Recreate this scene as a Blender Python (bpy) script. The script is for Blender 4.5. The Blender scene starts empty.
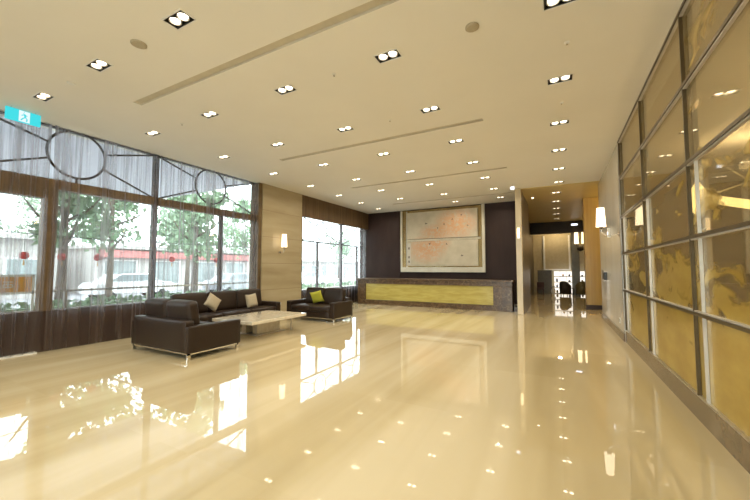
import bpy, bmesh, math, random
from mathutils import Vector, Matrix
random.seed(7)
SC = bpy.context.scene
COL = SC.collection
PI = math.pi

# ------------------------------------------------------------------ materials
MATS = {}
def nm(name):
    m = bpy.data.materials.new(name); m.use_nodes = True
    nt = m.node_tree; nt.nodes.clear()
    out = nt.nodes.new('ShaderNodeOutputMaterial')
    MATS[name] = m
    return m, nt, out
def N(nt, typ, **kw):
    n = nt.nodes.new(typ)
    for k, v in kw.items():
        if k.startswith('i_'):
            n.inputs[k[2:].replace('_', ' ')].default_value = v
        else:
            setattr(n, k, v)
    return n
def coords(nt, scale=(1, 1, 1), kind='Object'):
    tc = N(nt, 'ShaderNodeTexCoord'); mp = N(nt, 'ShaderNodeMapping')
    mp.inputs['Scale'].default_value = scale
    nt.links.new(tc.outputs[kind], mp.inputs['Vector'])
    return mp.outputs['Vector']
def ramp(nt, fac, stops, interp='LINEAR'):
    r = N(nt, 'ShaderNodeValToRGB'); r.color_ramp.interpolation = interp
    el = r.color_ramp.elements
    while len(el) < len(stops): el.new(0.5)
    for e, (p, c) in zip(el, stops):
        e.position = p; e.color = (*c, 1) if len(c) == 3 else c
    nt.links.new(fac, r.inputs['Fac'])
    return r.outputs['Color']
def noise(nt, vec, scale=5, detail=4, rough=.55, dist=0):
    n = N(nt, 'ShaderNodeTexNoise'); n.inputs['Scale'].default_value = scale
    n.inputs['Detail'].default_value = detail; n.inputs['Roughness'].default_value = rough
    n.inputs['Distortion'].default_value = dist
    nt.links.new(vec, n.inputs['Vector']); return n.outputs['Fac']
def math_(nt, op, a, b=None, clamp=False):
    n = N(nt, 'ShaderNodeMath', operation=op, use_clamp=clamp)
    for i, v in enumerate((a, b)):
        if v is None: continue
        if isinstance(v, (int, float)): n.inputs[i].default_value = v
        else: nt.links.new(v, n.inputs[i])
    return n.outputs[0]
def pbr(name, c1, c2=None, rough=.5, metal=0, scale=6, stretch=(1, 1, 1), detail=4, coat=0, bump=0, ior=1.5, lo=.35, hi=.65, dist=0):
    """mottled surface: two close colours mixed by noise"""
    m, nt, out = nm(name)
    b = N(nt, 'ShaderNodeBsdfPrincipled')
    v = coords(nt, stretch)
    f = noise(nt, v, scale, detail, dist=dist)
    c2 = c2 or tuple(x * .88 for x in c1)
    col = ramp(nt, f, [(lo, c1), (hi, c2)])
    nt.links.new(col, b.inputs['Base Color'])
    b.inputs['Roughness'].default_value = rough
    b.inputs['Metallic'].default_value = metal
    b.inputs['IOR'].default_value = ior
    b.inputs['Coat Weight'].default_value = coat
    b.inputs['Coat Roughness'].default_value = .04
    if bump:
        bp = N(nt, 'ShaderNodeBump'); bp.inputs['Strength'].default_value = bump; bp.inputs['Distance'].default_value = .01
        nt.links.new(f, bp.inputs['Height']); nt.links.new(bp.outputs[0], b.inputs['Normal'])
    nt.links.new(b.outputs[0], out.inputs[0])
    return m
def emit(name, col, strength):
    m, nt, out = nm(name)
    e = N(nt, 'ShaderNodeEmission'); e.inputs[0].default_value = (*col, 1); e.inputs[1].default_value = strength
    nt.links.new(e.outputs[0], out.inputs[0]); return m

def make_frosted():
    m, nt, out = nm('frosted_canopy')
    d = N(nt, 'ShaderNodeBsdfDiffuse'); d.inputs[0].default_value = (.72, .72, .76, 1)
    t = N(nt, 'ShaderNodeBsdfTranslucent'); t.inputs[0].default_value = (.70, .70, .76, 1)
    a = N(nt, 'ShaderNodeMixShader'); a.inputs[0].default_value = .22
    nt.links.new(d.outputs[0], a.inputs[1]); nt.links.new(t.outputs[0], a.inputs[2]); nt.links.new(a.outputs[0], out.inputs[0])
def thin_fresnel(nt, ior):
    # thin pane: the far face of the sheet reflects like the near one (no refraction inside)
    fr = N(nt, 'ShaderNodeFresnel'); ge = N(nt, 'ShaderNodeNewGeometry')
    v = math_(nt, 'ADD', ior, math_(nt, 'MULTIPLY', ge.outputs['Backfacing'], 1 / ior - ior))
    nt.links.new(v, fr.inputs['IOR']); return fr
def make_floor():
    m, nt, out = nm('polished_marble_floor')
    b = N(nt, 'ShaderNodeBsdfPrincipled')
    tc = N(nt, 'ShaderNodeTexCoord'); sep = N(nt, 'ShaderNodeSeparateXYZ')
    nt.links.new(tc.outputs['Object'], sep.inputs[0])
    # slabs 0.9 wide, 0.9 long: each with its own tone
    tx = math_(nt, 'FLOOR', math_(nt, 'MULTIPLY', sep.outputs['X'], 1 / .9))
    ty = math_(nt, 'FLOOR', math_(nt, 'MULTIPLY', sep.outputs['Y'], 1 / 1.8))
    cx = N(nt, 'ShaderNodeCombineXYZ'); nt.links.new(tx, cx.inputs[0]); nt.links.new(ty, cx.inputs[1])
    wn = N(nt, 'ShaderNodeTexWhiteNoise'); nt.links.new(cx.outputs[0], wn.inputs['Vector'])
    # long veins running away from the camera
    mp = N(nt, 'ShaderNodeMapping'); mp.inputs['Scale'].default_value = (1.9, .16, 1)
    nt.links.new(tc.outputs['Object'], mp.inputs['Vector'])
    vein = noise(nt, mp.outputs[0], 1.0, 3, .5, .5)
    mp2 = N(nt, 'ShaderNodeMapping'); mp2.inputs['Scale'].default_value = (.75, .07, 1)
    nt.links.new(tc.outputs['Object'], mp2.inputs['Vector'])
    broad = noise(nt, mp2.outputs[0], 1.0, 2, .5, .2)
    f = math_(nt, 'ADD', math_(nt, 'MULTIPLY', vein, .45), math_(nt, 'MULTIPLY', broad, .55))
    f = math_(nt, 'ADD', f, math_(nt, 'MULTIPLY', math_(nt, 'SUBTRACT', wn.outputs['Value'], .5), .04))
    col = ramp(nt, f, [(.38, (.45, .36, .195)), (.5, (.56, .46, .275)), (.62, (.66, .565, .38))])
    nt.links.new(col, b.inputs['Base Color'])
    b.inputs['Roughness'].default_value = .4
    b.inputs['IOR'].default_value = 1.5
    b.inputs['Specular IOR Level'].default_value = 0
    b.inputs['Coat Weight'].default_value = 1
    b.inputs['Coat Roughness'].default_value = .015
    b.inputs['Coat IOR'].default_value = 2.0
    nt.links.new(b.outputs[0], out.inputs[0]); return m
def make_stone():
    m, nt, out = nm('beige_stone_cladding')
    b = N(nt, 'ShaderNodeBsdfPrincipled')
    v = coords(nt, (.35, .35, 2.6))
    f = noise(nt, v, 1.3, 4, .55, .3)
    col = ramp(nt, f, [(.25, (.33, .26, .15)), (.5, (.41, .335, .205)), (.75, (.46, .385, .25))])
    tc = N(nt, 'ShaderNodeTexCoord'); sep = N(nt, 'ShaderNodeSeparateXYZ'); nt.links.new(tc.outputs['Object'], sep.inputs[0])
    z = math_(nt, 'FRACT', math_(nt, 'MULTIPLY', sep.outputs['Z'], 1 / .84))
    j = math_(nt, 'LESS_THAN', z, .012)
    mx = N(nt, 'ShaderNodeMix', data_type='RGBA'); nt.links.new(j, mx.inputs['Factor'])
    nt.links.new(col, mx.inputs['A']); mx.inputs['B'].default_value = (.22, .15, .08, 1)
    nt.links.new(mx.outputs['Result'], b.inputs['Base Color'])
    b.inputs['Roughness'].default_value = .3
    nt.links.new(b.outputs[0], out.inputs[0]); return m
def make_emperador():
    m, nt, out = nm('brown_emperador_marble')
    b = N(nt, 'ShaderNodeBsdfPrincipled')
    v = coords(nt)
    f = noise(nt, v, 6, 8, .7, 1.2)
    vo = N(nt, 'ShaderNodeTexVoronoi', feature='DISTANCE_TO_EDGE'); vo.inputs['Scale'].default_value = 4
    d = N(nt, 'ShaderNodeMix', data_type='VECTOR'); d.inputs['Factor'].default_value = .25
    nz = N(nt, 'ShaderNodeTexNoise'); nz.inputs['Scale'].default_value = 4; nt.links.new(v, nz.inputs['Vector'])
    nt.links.new(v, d.inputs['A']); nt.links.new(nz.outputs['Color'], d.inputs['B'])
    nt.links.new(d.outputs['Result'], vo.inputs['Vector'])
    base = ramp(nt, f, [(.3, (.04, .021, .010)), (.5, (.095, .054, .025)), (.75, (.21, .13, .06))])
    vein = math_(nt, 'LESS_THAN', vo.outputs['Distance'], .02)
    mx = N(nt, 'ShaderNodeMix', data_type='RGBA'); nt.links.new(math_(nt, 'MULTIPLY', vein, .3), mx.inputs['Factor'])
    nt.links.new(base, mx.inputs['A']); mx.inputs['B'].default_value = (.36, .26, .14, 1)
    nt.links.new(mx.outputs['Result'], b.inputs['Base Color'])
    b.inputs['Roughness'].default_value = .32; b.inputs['Coat Weight'].default_value = .1
    nt.links.new(b.outputs[0], out.inputs[0]); return m
def make_sheer():
    m, nt, out = nm('sheer_fabric')
    v = coords(nt, (0, 1, .02))
    n1 = noise(nt, v, 4.5, 3, .6); n2 = noise(nt, v, 24, 2, .5)
    f = math_(nt, 'ADD', math_(nt, 'MULTIPLY', n1, .6), math_(nt, 'MULTIPLY', n2, .4))
    op = N(nt, 'ShaderNodeMapRange'); nt.links.new(f, op.inputs['Value'])
    op.inputs['From Min'].default_value = .42; op.inputs['From Max'].default_value = .62
    op.inputs['To Min'].default_value = .16; op.inputs['To Max'].default_value = .74
    d = N(nt, 'ShaderNodeBsdfDiffuse'); d.inputs[0].default_value = (.17, .115, .085, 1)
    t = N(nt, 'ShaderNodeBsdfTranslucent'); t.inputs[0].default_value = (.40, .39, .41, 1)
    a = N(nt, 'ShaderNodeMixShader'); a.inputs[0].default_value = .6
    nt.links.new(d.outputs[0], a.inputs[1]); nt.links.new(t.outputs[0], a.inputs[2])
    tr = N(nt, 'ShaderNodeBsdfTransparent')
    mx = N(nt, 'ShaderNodeMixShader'); nt.links.new(op.outputs[0], mx.inputs[0])
    nt.links.new(tr.outputs[0], mx.inputs[1]); nt.links.new(a.outputs[0], mx.inputs[2])
    nt.links.new(mx.outputs[0], out.inputs[0]); return m
def make_glass(name='clear_window_glass', tint=(.93, .96, .95), ior=1.4):
    m, nt, out = nm(name)
    tr = N(nt, 'ShaderNodeBsdfTransparent'); tr.inputs[0].default_value = (*tint, 1)
    g = N(nt, 'ShaderNodeBsdfGlossy'); g.inputs['Roughness'].default_value = .0
    fr = thin_fresnel(nt, ior)
    mx = N(nt, 'ShaderNodeMixShader')
    nt.links.new(fr.outputs[0], mx.inputs[0]); nt.links.new(tr.outputs[0], mx.inputs[1]); nt.links.new(g.outputs[0], mx.inputs[2])
    nt.links.new(mx.outputs[0], out.inputs[0]); return m
def make_leaf_glass():
    """smoked glass printed with drifting gold leaf, dense at the foot of the wall"""
    m, nt, out = nm('gold_leaf_printed_glass')
    tc = N(nt, 'ShaderNodeTexCoord'); sep = N(nt, 'ShaderNodeSeparateXYZ'); nt.links.new(tc.outputs['Object'], sep.inputs[0])
    mp = N(nt, 'ShaderNodeMapping'); mp.inputs['Scale'].default_value = (1, .5, 1); nt.links.new(tc.outputs['Object'], mp.inputs['Vector'])
    big = noise(nt, mp.outputs[0], 1.1, 2, .5, .3)
    fine = noise(nt, mp.outputs[0], 3.0, 3, .55, .9)
    bias = N(nt, 'ShaderNodeValToRGB')
    zz = math_(nt, 'MULTIPLY', sep.outputs['Z'], 1 / 4.2)
    nt.links.new(zz, bias.inputs['Fac'])
    el = bias.color_ramp.elements
    el[0].position = .245; el[0].color = (.30, .30, .30, 1)
    el[1].position = .9; el[1].color = (.02, .02, .02, 1)
    e = el.new(.26); e.color = (.14, .14, .14, 1)
    e = el.new(.58); e.color = (.16, .16, .16, 1)
    e = el.new(.64); e.color = (.03, .03, .03, 1)
    s = math_(nt, 'ADD', math_(nt, 'ADD', math_(nt, 'MULTIPLY', big, .5), math_(nt, 'MULTIPLY', fine, .5)), bias.outputs['Color'])
    mask = N(nt, 'ShaderNodeMapRange'); nt.links.new(s, mask.inputs['Value'])
    mask.inputs['From Min'].default_value = .63; mask.inputs['From Max'].default_value = .69
    mask.inputs['To Max'].default_value = .78
    tr = N(nt, 'ShaderNodeBsdfTransparent'); tr.inputs[0].default_value = (.80, .76, .66, 1)
    g = N(nt, 'ShaderNodeBsdfGlossy'); g.inputs['Roughness'].default_value = .015; g.inputs[0].default_value = (.86, .82, .72, 1)
    fr = thin_fresnel(nt, 1.6)
    cl = N(nt, 'ShaderNodeMixShader')
    nt.links.new(fr.outputs[0], cl.inputs[0]); nt.links.new(tr.outputs[0], cl.inputs[1]); nt.links.new(g.outputs[0], cl.inputs[2])
    film = N(nt, 'ShaderNodeBsdfDiffuse'); film.inputs[0].default_value = (.42, .36, .23, 1)
    cf = N(nt, 'ShaderNodeMixShader'); cf.inputs[0].default_value = .10
    nt.links.new(cl.outputs[0], cf.inputs[1]); nt.links.new(film.outputs[0], cf.inputs[2]); cl = cf
    gold = N(nt, 'ShaderNodeBsdfPrincipled')
    gc = ramp(nt, noise(nt, mp.outputs[0], 3.1, 4, .6), [(.35, (.46, .29, .03)), (.65, (.60, .42, .075))])
    nt.links.new(gc, gold.inputs['Base Color']); gold.inputs['Roughness'].default_value = .3; gold.inputs['Metallic'].default_value = .25
    gold.inputs['Coat Weight'].default_value = .6
    mx = N(nt, 'ShaderNodeMixShader')
    nt.links.new(mask.outputs[0], mx.inputs[0]); nt.links.new(cl.outputs[0], mx.inputs[1]); nt.links.new(gold.outputs[0], mx.inputs[2])
    nt.links.new(mx.outputs[0], out.inputs[0]); return m
def make_mural():
    m, nt, out = nm('blossom_mural_stone')
    b = N(nt, 'ShaderNodeBsdfPrincipled')
    tc = N(nt, 'ShaderNodeTexCoord'); sep = N(nt, 'ShaderNodeSeparateXYZ'); nt.links.new(tc.outputs['Object'], sep.inputs[0])
    base = ramp(nt, noise(nt, tc.outputs['Object'], 2.2, 5, .6), [(.3, (.50, .44, .31)), (.7, (.64, .57, .44))])
    # a drift of peach blossom rising from lower left to upper right (local x -1.55..1.55, z -1.2..1.2)
    def blob(cx, cz, rx, rz):
        a = math_(nt, 'POWER', math_(nt, 'MULTIPLY', math_(nt, 'SUBTRACT', sep.outputs['X'], cx), 1 / rx), 2)
        c = math_(nt, 'POWER', math_(nt, 'MULTIPLY', math_(nt, 'SUBTRACT', sep.outputs['Z'], cz), 1 / rz), 2)
        return math_(nt, 'SUBTRACT', 1, math_(nt, 'ADD', a, c), True)
    d = blob(.7, .66, 1.05, .75)
    for q in ((-.1, .35, .9, .4), (-.6, -.4, 1.0, .7), (-.25, -.2, .8, .5)):
        d = math_(nt, 'MAXIMUM', d, blob(*q))
    sp = noise(nt, tc.outputs['Object'], 9, 5, .7, .8)
    f = math_(nt, 'MULTIPLY', d, math_(nt, 'MULTIPLY', math_(nt, 'SUBTRACT', sp, .36), 6, True), True)
    mx = N(nt, 'ShaderNodeMix', data_type='RGBA'); nt.links.new(math_(nt, 'MULTIPLY', f, .95), mx.inputs['Factor'])
    nt.links.new(base, mx.inputs['A']); mx.inputs['B'].default_value = (.62, .33, .17, 1)
    nt.links.new(mx.outputs['Result'], b.inputs['Base Color'])
    b.inputs['Roughness'].default_value = .3
    nt.links.new(b.outputs[0], out.inputs[0]); return m

make_frosted(); make_floor(); make_stone(); make_emperador(); make_sheer(); make_glass(); make_leaf_glass(); make_mural()
pbr('ceiling_paint', (.80, .76, .67), (.78, .74, .65), .8, scale=1)
pbr('warm_lit_ceiling_paint', (.60, .47, .18), (.56, .43, .165), .45, scale=1)  # gold tint with the warm passage light put into it
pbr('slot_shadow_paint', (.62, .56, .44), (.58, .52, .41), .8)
pbr('dark_wood_wall', (.045, .026, .021), (.034, .019, .016), .55, scale=3, stretch=(1, 1, .25), ior=1.3)
pbr('knee_wall_brown', (.040, .018, .009), (.028, .013, .007), .5, scale=4, stretch=(1, 1, .2))
pbr('brown_frame', (.16, .10, .042), (.11, .068, .03), .45, scale=4, stretch=(1, .2, 1))
pbr('dark_bronze', (.050, .040, .030), (.035, .028, .022), .35, .7)
pbr('bronze_cladding', (.17, .125, .06), (.13, .095, .045), .35, .4)
pbr('frame_bronze', (.13, .095, .05), (.10, .075, .04), .3, .6)
pbr('bronze_mirror', (.46, .35, .17), (.38, .28, .13), .2, .85, scale=2)
pbr('satin_steel', (.62, .58, .52), (.55, .52, .47), .28, .85, scale=30, stretch=(1, 1, .05))
pbr('strip_steel', (.60, .56, .50), (.54, .50, .44), .35, .3)
pbr('chrome', (.78, .76, .74), (.72, .70, .68), .12, 1)
pbr('leather_brown', (.028, .016, .009), (.022, .012, .007), .42, scale=40, bump=.12, ior=1.38)
pbr('wood_slat_valance', (.17, .10, .042), (.09, .052, .022), .5, scale=3, stretch=(1, 9, .12))
pbr('white_plaster_stone', (.66, .62, .53), (.60, .55, .46), .22, scale=2, stretch=(1, 1, .4), coat=.4)
pbr('baseboard_stone', (.19, .135, .08), (.14, .10, .06), .25, scale=5, coat=.3)
pbr('cream_marble', (.74, .68, .55), (.64, .55, .40), .12, scale=4, detail=8, dist=1.5, coat=.6)
pbr('cream_fin_stone', (.58, .48, .32), (.50, .40, .25), .25, scale=3, stretch=(1, 1, .3))
pbr('gold_column_stone', (.46, .31, .085), (.39, .25, .065), .3, scale=3, stretch=(4, 4, .2))
pbr('onyx_panel', (.52, .44, .13), (.42, .34, .085), .22, scale=4, stretch=(.5, 1, 2.5), detail=7, dist=.6)
pbr('pillow_beige', (.44, .38, .27), (.38, .32, .22), .85, scale=60, bump=.2)
pbr('pillow_green', (.42, .40, .03), (.36, .34, .025), .8, scale=60, bump=.2)
pbr('lamp_black', (.02, .018, .015), (.014, .012, .01), .4)
pbr('white_trim_metal', (.78, .76, .70), (.74, .72, .66), .4)
pbr('speaker_grille', (.45, .38, .26), (.40, .34, .23), .7, scale=80)
pbr('pale_frame', (.70, .66, .54), (.64, .58, .46), .2, scale=3, coat=.3)
pbr('pavement', (.52, .51, .49), (.46, .45, .44), .9, scale=2)
pbr('asphalt', (.36, .36, .37), (.31, .31, .32), .9, scale=3)
pbr('leaf_green', (.20, .31, .18), (.28, .40, .25), .6, scale=1.3)
pbr('leaf_pale_green', (.27, .38, .26), (.36, .46, .34), .6, scale=1.3)
pbr('bark', (.16, .13, .10), (.11, .09, .07), .9, scale=8, stretch=(1, 1, .2), bump=.5)
pbr('shop_wall', (.55, .53, .50), (.48, .46, .44), .8)
pbr('shop_red', (.60, .24, .22), (.54, .20, .19), .6)
pbr('shop_glass', (.34, .38, .38), (.26, .31, .31), .1)
pbr('car_white', (.78, .78, .78), (.74, .74, .75), .2, coat=1)
pbr('car_silver', (.45, .47, .50), (.41, .43, .46), .25, .4, coat=1)
pbr('car_glass', (.30, .34, .35), (.24, .28, .30), .1)
pbr('tyre_rubber', (.02, .02, .02), (.015, .015, .015), .8)
pbr('orange_banner', (.80, .36, .02), (.74, .31, .02), .6)
pbr('white_paint', (.85, .85, .83), (.80, .80, .78), .6)
pbr('red_lantern', (.60, .04, .03), (.50, .03, .025), .6)
pbr('cream_wall', (.48, .42, .28), (.43, .37, .24), .6)
pbr('olive_column', (.17, .14, .06), (.13, .11, .05), .3)
pbr('grey_cabinet', (.15, .13, .09), (.12, .105, .075), .4)
pbr('dark_red_chair', (.07, .02, .014), (.05, .015, .01), .5)
pbr('black_fabric', (.035, .024, .018), (.025, .017, .013), .6)
pbr('dining_wall', (.36, .30, .19), (.26, .21, .13), .5, scale=1.2, stretch=(1, 1, .3))
pbr('dining_ceiling', (.55, .50, .38), (.52, .47, .35), .7)
pbr('cloth_cream', (.62, .55, .40), (.56, .5, .36), .85, scale=30)
pbr('item_red', (.45, .05, .04), None, .4); pbr('item_blue', (.08, .12, .3), None, .4); pbr('item_amber', (.5, .25, .04), None, .3)
pbr('bird_ink', (.10, .08, .06), None, .6)
LAMPS = 9
emit('downlight_bulb', (1, .85, .62), LAMPS)
emit('sconce_shade', (1, .80, .55), 3.2)
emit('sconce_shade_far', (1, .74, .42), 3.0)
emit('exit_cyan', (.06, .68, .74), 1.1)
emit('exit_white', (.80, .95, .95), 1.05)
emit('emergency_white', (.8, .85, 1), 3)
emit('lit_shelf_back', (1, .93, .82), 1.5)
emit('chandelier_glow', (1, .74, .30), 4)

# ------------------------------------------------------------------ mesh builder
class MB:
    def __init__(s): s.bm = bmesh.new()
    def box(s, x0, x1, y0, y1, z0, z1, M=None):
        vs = [s.bm.verts.new((x, y, z)) for x in (x0, x1) for y in (y0, y1) for z in (z0, z1)]
        for f in ((0, 1, 3, 2), (4, 6, 7, 5), (0, 4, 5, 1), (2, 3, 7, 6), (0, 2, 6, 4), (1, 5, 7, 3)):
            s.bm.faces.new([vs[i] for i in f])
        if M is not None:
            for v in vs: v.co = M @ v.co
        return s
    def tube(s, pts, r, n=8, cap=True, closed=False):
        pts = [Vector(p) for p in pts]; rings = []
        for i, p in enumerate(pts):
            if closed: t = (pts[(i + 1) % len(pts)] - pts[i - 1]).normalized()
            else: t = (pts[min(i + 1, len(pts) - 1)] - pts[max(i - 1, 0)]).normalized()
            up = Vector((0, 0, 1)) if abs(t.z) < .95 else Vector((1, 0, 0))
            a = t.cross(up).normalized(); b = a.cross(t)
            rr = r[i] if isinstance(r, (list, tuple)) else r
            rings.append([s.bm.verts.new(p + (a * math.cos(k * 2 * PI / n) + b * math.sin(k * 2 * PI / n)) * rr) for k in range(n)])
        m = len(rings)
        for i in range(m if closed else m - 1):
            A, B = rings[i], rings[(i + 1) % m]
            for k in range(n): s.bm.faces.new((A[k], A[(k + 1) % n], B[(k + 1) % n], B[k]))
        if cap and not closed:
            s.bm.faces.new(rings[0][::-1]); s.bm.faces.new(rings[-1])
        return s
    def lathe(s, prof, c=(0, 0, 0), n=20, capb=True, capt=True):
        rings = [[s.bm.verts.new((c[0] + r * math.cos(k * 2 * PI / n), c[1] + r * math.sin(k * 2 * PI / n), c[2] + z)) for k in range(n)] for r, z in prof]
        for A, B in zip(rings, rings[1:]):
            for k in range(n): s.bm.faces.new((A[k], A[(k + 1) % n], B[(k + 1) % n], B[k]))
        if capb: s.bm.faces.new(rings[0][::-1])
        if capt: s.bm.faces.new(rings[-1])
        return s
    def rbox(s, x0, x1, y0, y1, z0, z1, r=.03, bulge=0, n=7, M=None):
        c = Vector(((x0 + x1) / 2, (y0 + y1) / 2, (z0 + z1) / 2)); h = Vector(((x1 - x0) / 2, (y1 - y0) / 2, (z1 - z0) / 2))
        r = min(r, min(h) * .98)
        tmp = bmesh.new(); bmesh.ops.create_cube(tmp, size=2)
        bmesh.ops.subdivide_edges(tmp, edges=tmp.edges[:], cuts=n, use_grid_fill=True)
        def st(u):  # crowd vertices towards the edges
            return math.copysign(abs(u) ** .45, u) if u else 0
        idx = {}
        for v in tmp.verts:
            u = Vector((st(v.co.x), st(v.co.y), st(v.co.z)))
            p = Vector((u.x * h.x, u.y * h.y, u.z * h.z))
            q = Vector([max(-h[i] + r, min(h[i] - r, p[i])) for i in range(3)])
            d = p - q
            if d.length > 1e-6: p = q + d.normalized() * r
            if bulge:
                for i in range(3):
                    j, k = (i + 1) % 3, (i + 2) % 3
                    p[i] += bulge * u[i] * (1 - u[j] ** 2) * (1 - u[k] ** 2)
            p = p + c
            if M is not None: p = M @ p
            idx[v] = s.bm.verts.new(p)
        for f in tmp.faces: s.bm.faces.new([idx[v] for v in f.verts])
        tmp.free(); return s
    def prism(s, poly, axis, a, b):
        """extrude a 2-D outline: axis 'x' takes (y,z), 'y' takes (x,z), 'z' takes (x,y)"""
        def P(u, v, w): return {'x': (w, u, v), 'y': (u, w, v), 'z': (u, v, w)}[axis]
        A = [s.bm.verts.new(P(u, v, a)) for u, v in poly]; B = [s.bm.verts.new(P(u, v, b)) for u, v in poly]
        k = len(poly)
        s.bm.faces.new(A); s.bm.faces.new(B[::-1])
        for i in range(k): s.bm.faces.new((A[i], B[i], B[(i + 1) % k], A[(i + 1) % k]))
        return s
    def build(s, name, mat, parent=None, smooth=False, bevel=0, loc=None):
        bmesh.ops.recalc_face_normals(s.bm, faces=s.bm.faces[:])
        me = bpy.data.meshes.new(name); s.bm.to_mesh(me); s.bm.free()
        if smooth:
            for p in me.polygons: p.use_smooth = True
        me.materials.append(MATS[mat])
        o = bpy.data.objects.new(name, me); COL.objects.link(o)
        if parent is not None: o.parent = parent
        if loc: o.location = loc
        if bevel:
            b = o.modifiers.new('edge', 'BEVEL'); b.width = bevel; b.segments = 2; b.limit_method = 'ANGLE'
        return o
def tag(o, label, cat, group=None, kind=None):
    o['label'] = label; o['category'] = cat
    if group: o['group'] = group
    if kind: o['kind'] = kind
    return o
def thing(name, label, cat, loc=(0, 0, 0), rz=0, group=None):
    o = bpy.data.objects.new(name, None); COL.objects.link(o)
    o.location = loc; o.rotation_euler = (0, 0, rz); o.empty_display_size = .1
    return tag(o, label, cat, group)
def struct(o, label=None, cat=None):
    o['kind'] = 'structure'
    if label: o['label'] = label
    if cat: o['category'] = cat
    return o
def kids(o): return [c for c in bpy.data.objects if c.parent == o]
def dup(root, loc=None, rz=None, label=None):
    r = root.copy(); COL.objects.link(r)
    if loc is not None: r.location = loc
    if rz is not None: r.rotation_euler = (0, 0, rz)
    if label: r['label'] = label
    for ch in kids(root):
        c = ch.copy(); COL.objects.link(c); c.parent = r
        for g in kids(ch):
            d = g.copy(); COL.objects.link(d); d.parent = c
    return r

H = 4.2                       # ceiling height
K = 8.35 / 8.2                # window plane lies a little behind the curtain
XW = -8.35
def kz(z): return 1.5 + (z - 1.5) * K
YB = 14.45                    # back wall

# ------------------------------------------------------------------ floor and ceiling
struct(MB().box(-8.6, 6.6, -4.2, 24.6, -.12, 0).build('floor', 'polished_marble_floor'), 'cream polished marble floor of the lobby', 'floor')

COLX = [-7.05, -5.30, -3.55, -1.83, .10]
ROWY = [2.12, 3.76, 5.40, 7.04, 8.68, 10.32, 11.90, 13.45]
LX, LY = .31, .165
lights = []
for ci, x in enumerate(COLX):
    for ri, y in enumerate(ROWY):
        if ci == 3 and ri == 0: continue
        if ci == 4 and ri in (0, 7): continue
        if ci == 1 and ri == 7: continue
        lights.append((ci, ri, x, y))
COR = [13.45, 15.2, 16.95, 18.7, 20.5]      # the line runs on down the passage
SLOTY = [2.94, 6.22, 9.52, 12.75]
SLOTX = (-6.0, -1.12); SLOTW = .13
YC = 12.3                                   # ceiling turns gold from here, right of the end wall

def plate(xs, ys, holes, z0, z1, mat, name):
    mb = MB(); xs = sorted(set(xs)); ys = sorted(set(ys))
    bm = mb.bm; vd = {}
    def V(x, y, z):
        k = (round(x, 4), round(y, 4), z)
        if k not in vd: vd[k] = bm.verts.new((x, y, z))
        return vd[k]
    nx, ny = len(xs) - 1, len(ys) - 1
    solid = [[not any(hx0 - 1e-4 <= (xs[i] + xs[i + 1]) / 2 <= hx1 + 1e-4 and hy0 - 1e-4 <= (ys[j] + ys[j + 1]) / 2 <= hy1 + 1e-4 for hx0, hx1, hy0, hy1 in holes) for j in range(ny)] for i in range(nx)]
    for i in range(nx):
        for j in range(ny):
            if not solid[i][j]: continue
            x0, x1, y0, y1 = xs[i], xs[i + 1], ys[j], ys[j + 1]
            bm.faces.new((V(x0, y0, z0), V(x0, y1, z0), V(x1, y1, z0), V(x1, y0, z0)))
            bm.faces.new((V(x0, y0, z1), V(x1, y0, z1), V(x1, y1, z1), V(x0, y1, z1)))
            for (a, b, p, q) in ((i - 1, j, (x0, y0), (x0, y1)), (i + 1, j, (x1, y1), (x1, y0)), (i, j - 1, (x1, y0), (x0, y0)), (i, j + 1, (x0, y1), (x1, y1))):
                if not (0 <= a < nx and 0 <= b < ny) or not solid[a][b]:
                    bm.faces.new((V(*p, z0), V(*p, z1), V(*q, z1), V(*q, z0)))
    return mb.build(name, mat)
holes = [(x - LX / 2, x + LX / 2, y - LY / 2, y + LY / 2) for _, _, x, y in lights]
holes += [(SLOTX[0], SLOTX[1], y - SLOTW / 2, y + SLOTW / 2) for y in SLOTY]
hx = [v for h in holes for v in h[:2]]; hy = [v for h in holes for v in h[2:]]
XR = 1.45
notch = (-1.1, XR, YC, 14.6)               # left open here: the gold ceiling begins
struct(plate(hx + [-8.6, XR, -1.1], hy + [-4.2, 14.6, YC], holes + [notch], H, H + .2, 'ceiling_paint', 'ceiling'), 'cream painted lobby ceiling', 'ceiling')
holes2 = [(.02 - LX / 2, .02 + LX / 2, y - LY / 2, y + LY / 2) for y in COR]
hx2 = [v for h in holes2 for v in h[:2]]; hy2 = [v for h in holes2 for v in h[2:]]
struct(plate(hx2 + [-1.6, -1.1, 4.0], hy2 + [YC, 14.66, 24.6], holes2 + [(-1.6, -1.1, YC, 14.66)], H - .015, H + .2, 'warm_lit_ceiling_paint', 'ceiling_passage'), 'ceiling over the passage, warm light put into its gold tint', 'ceiling')

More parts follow.
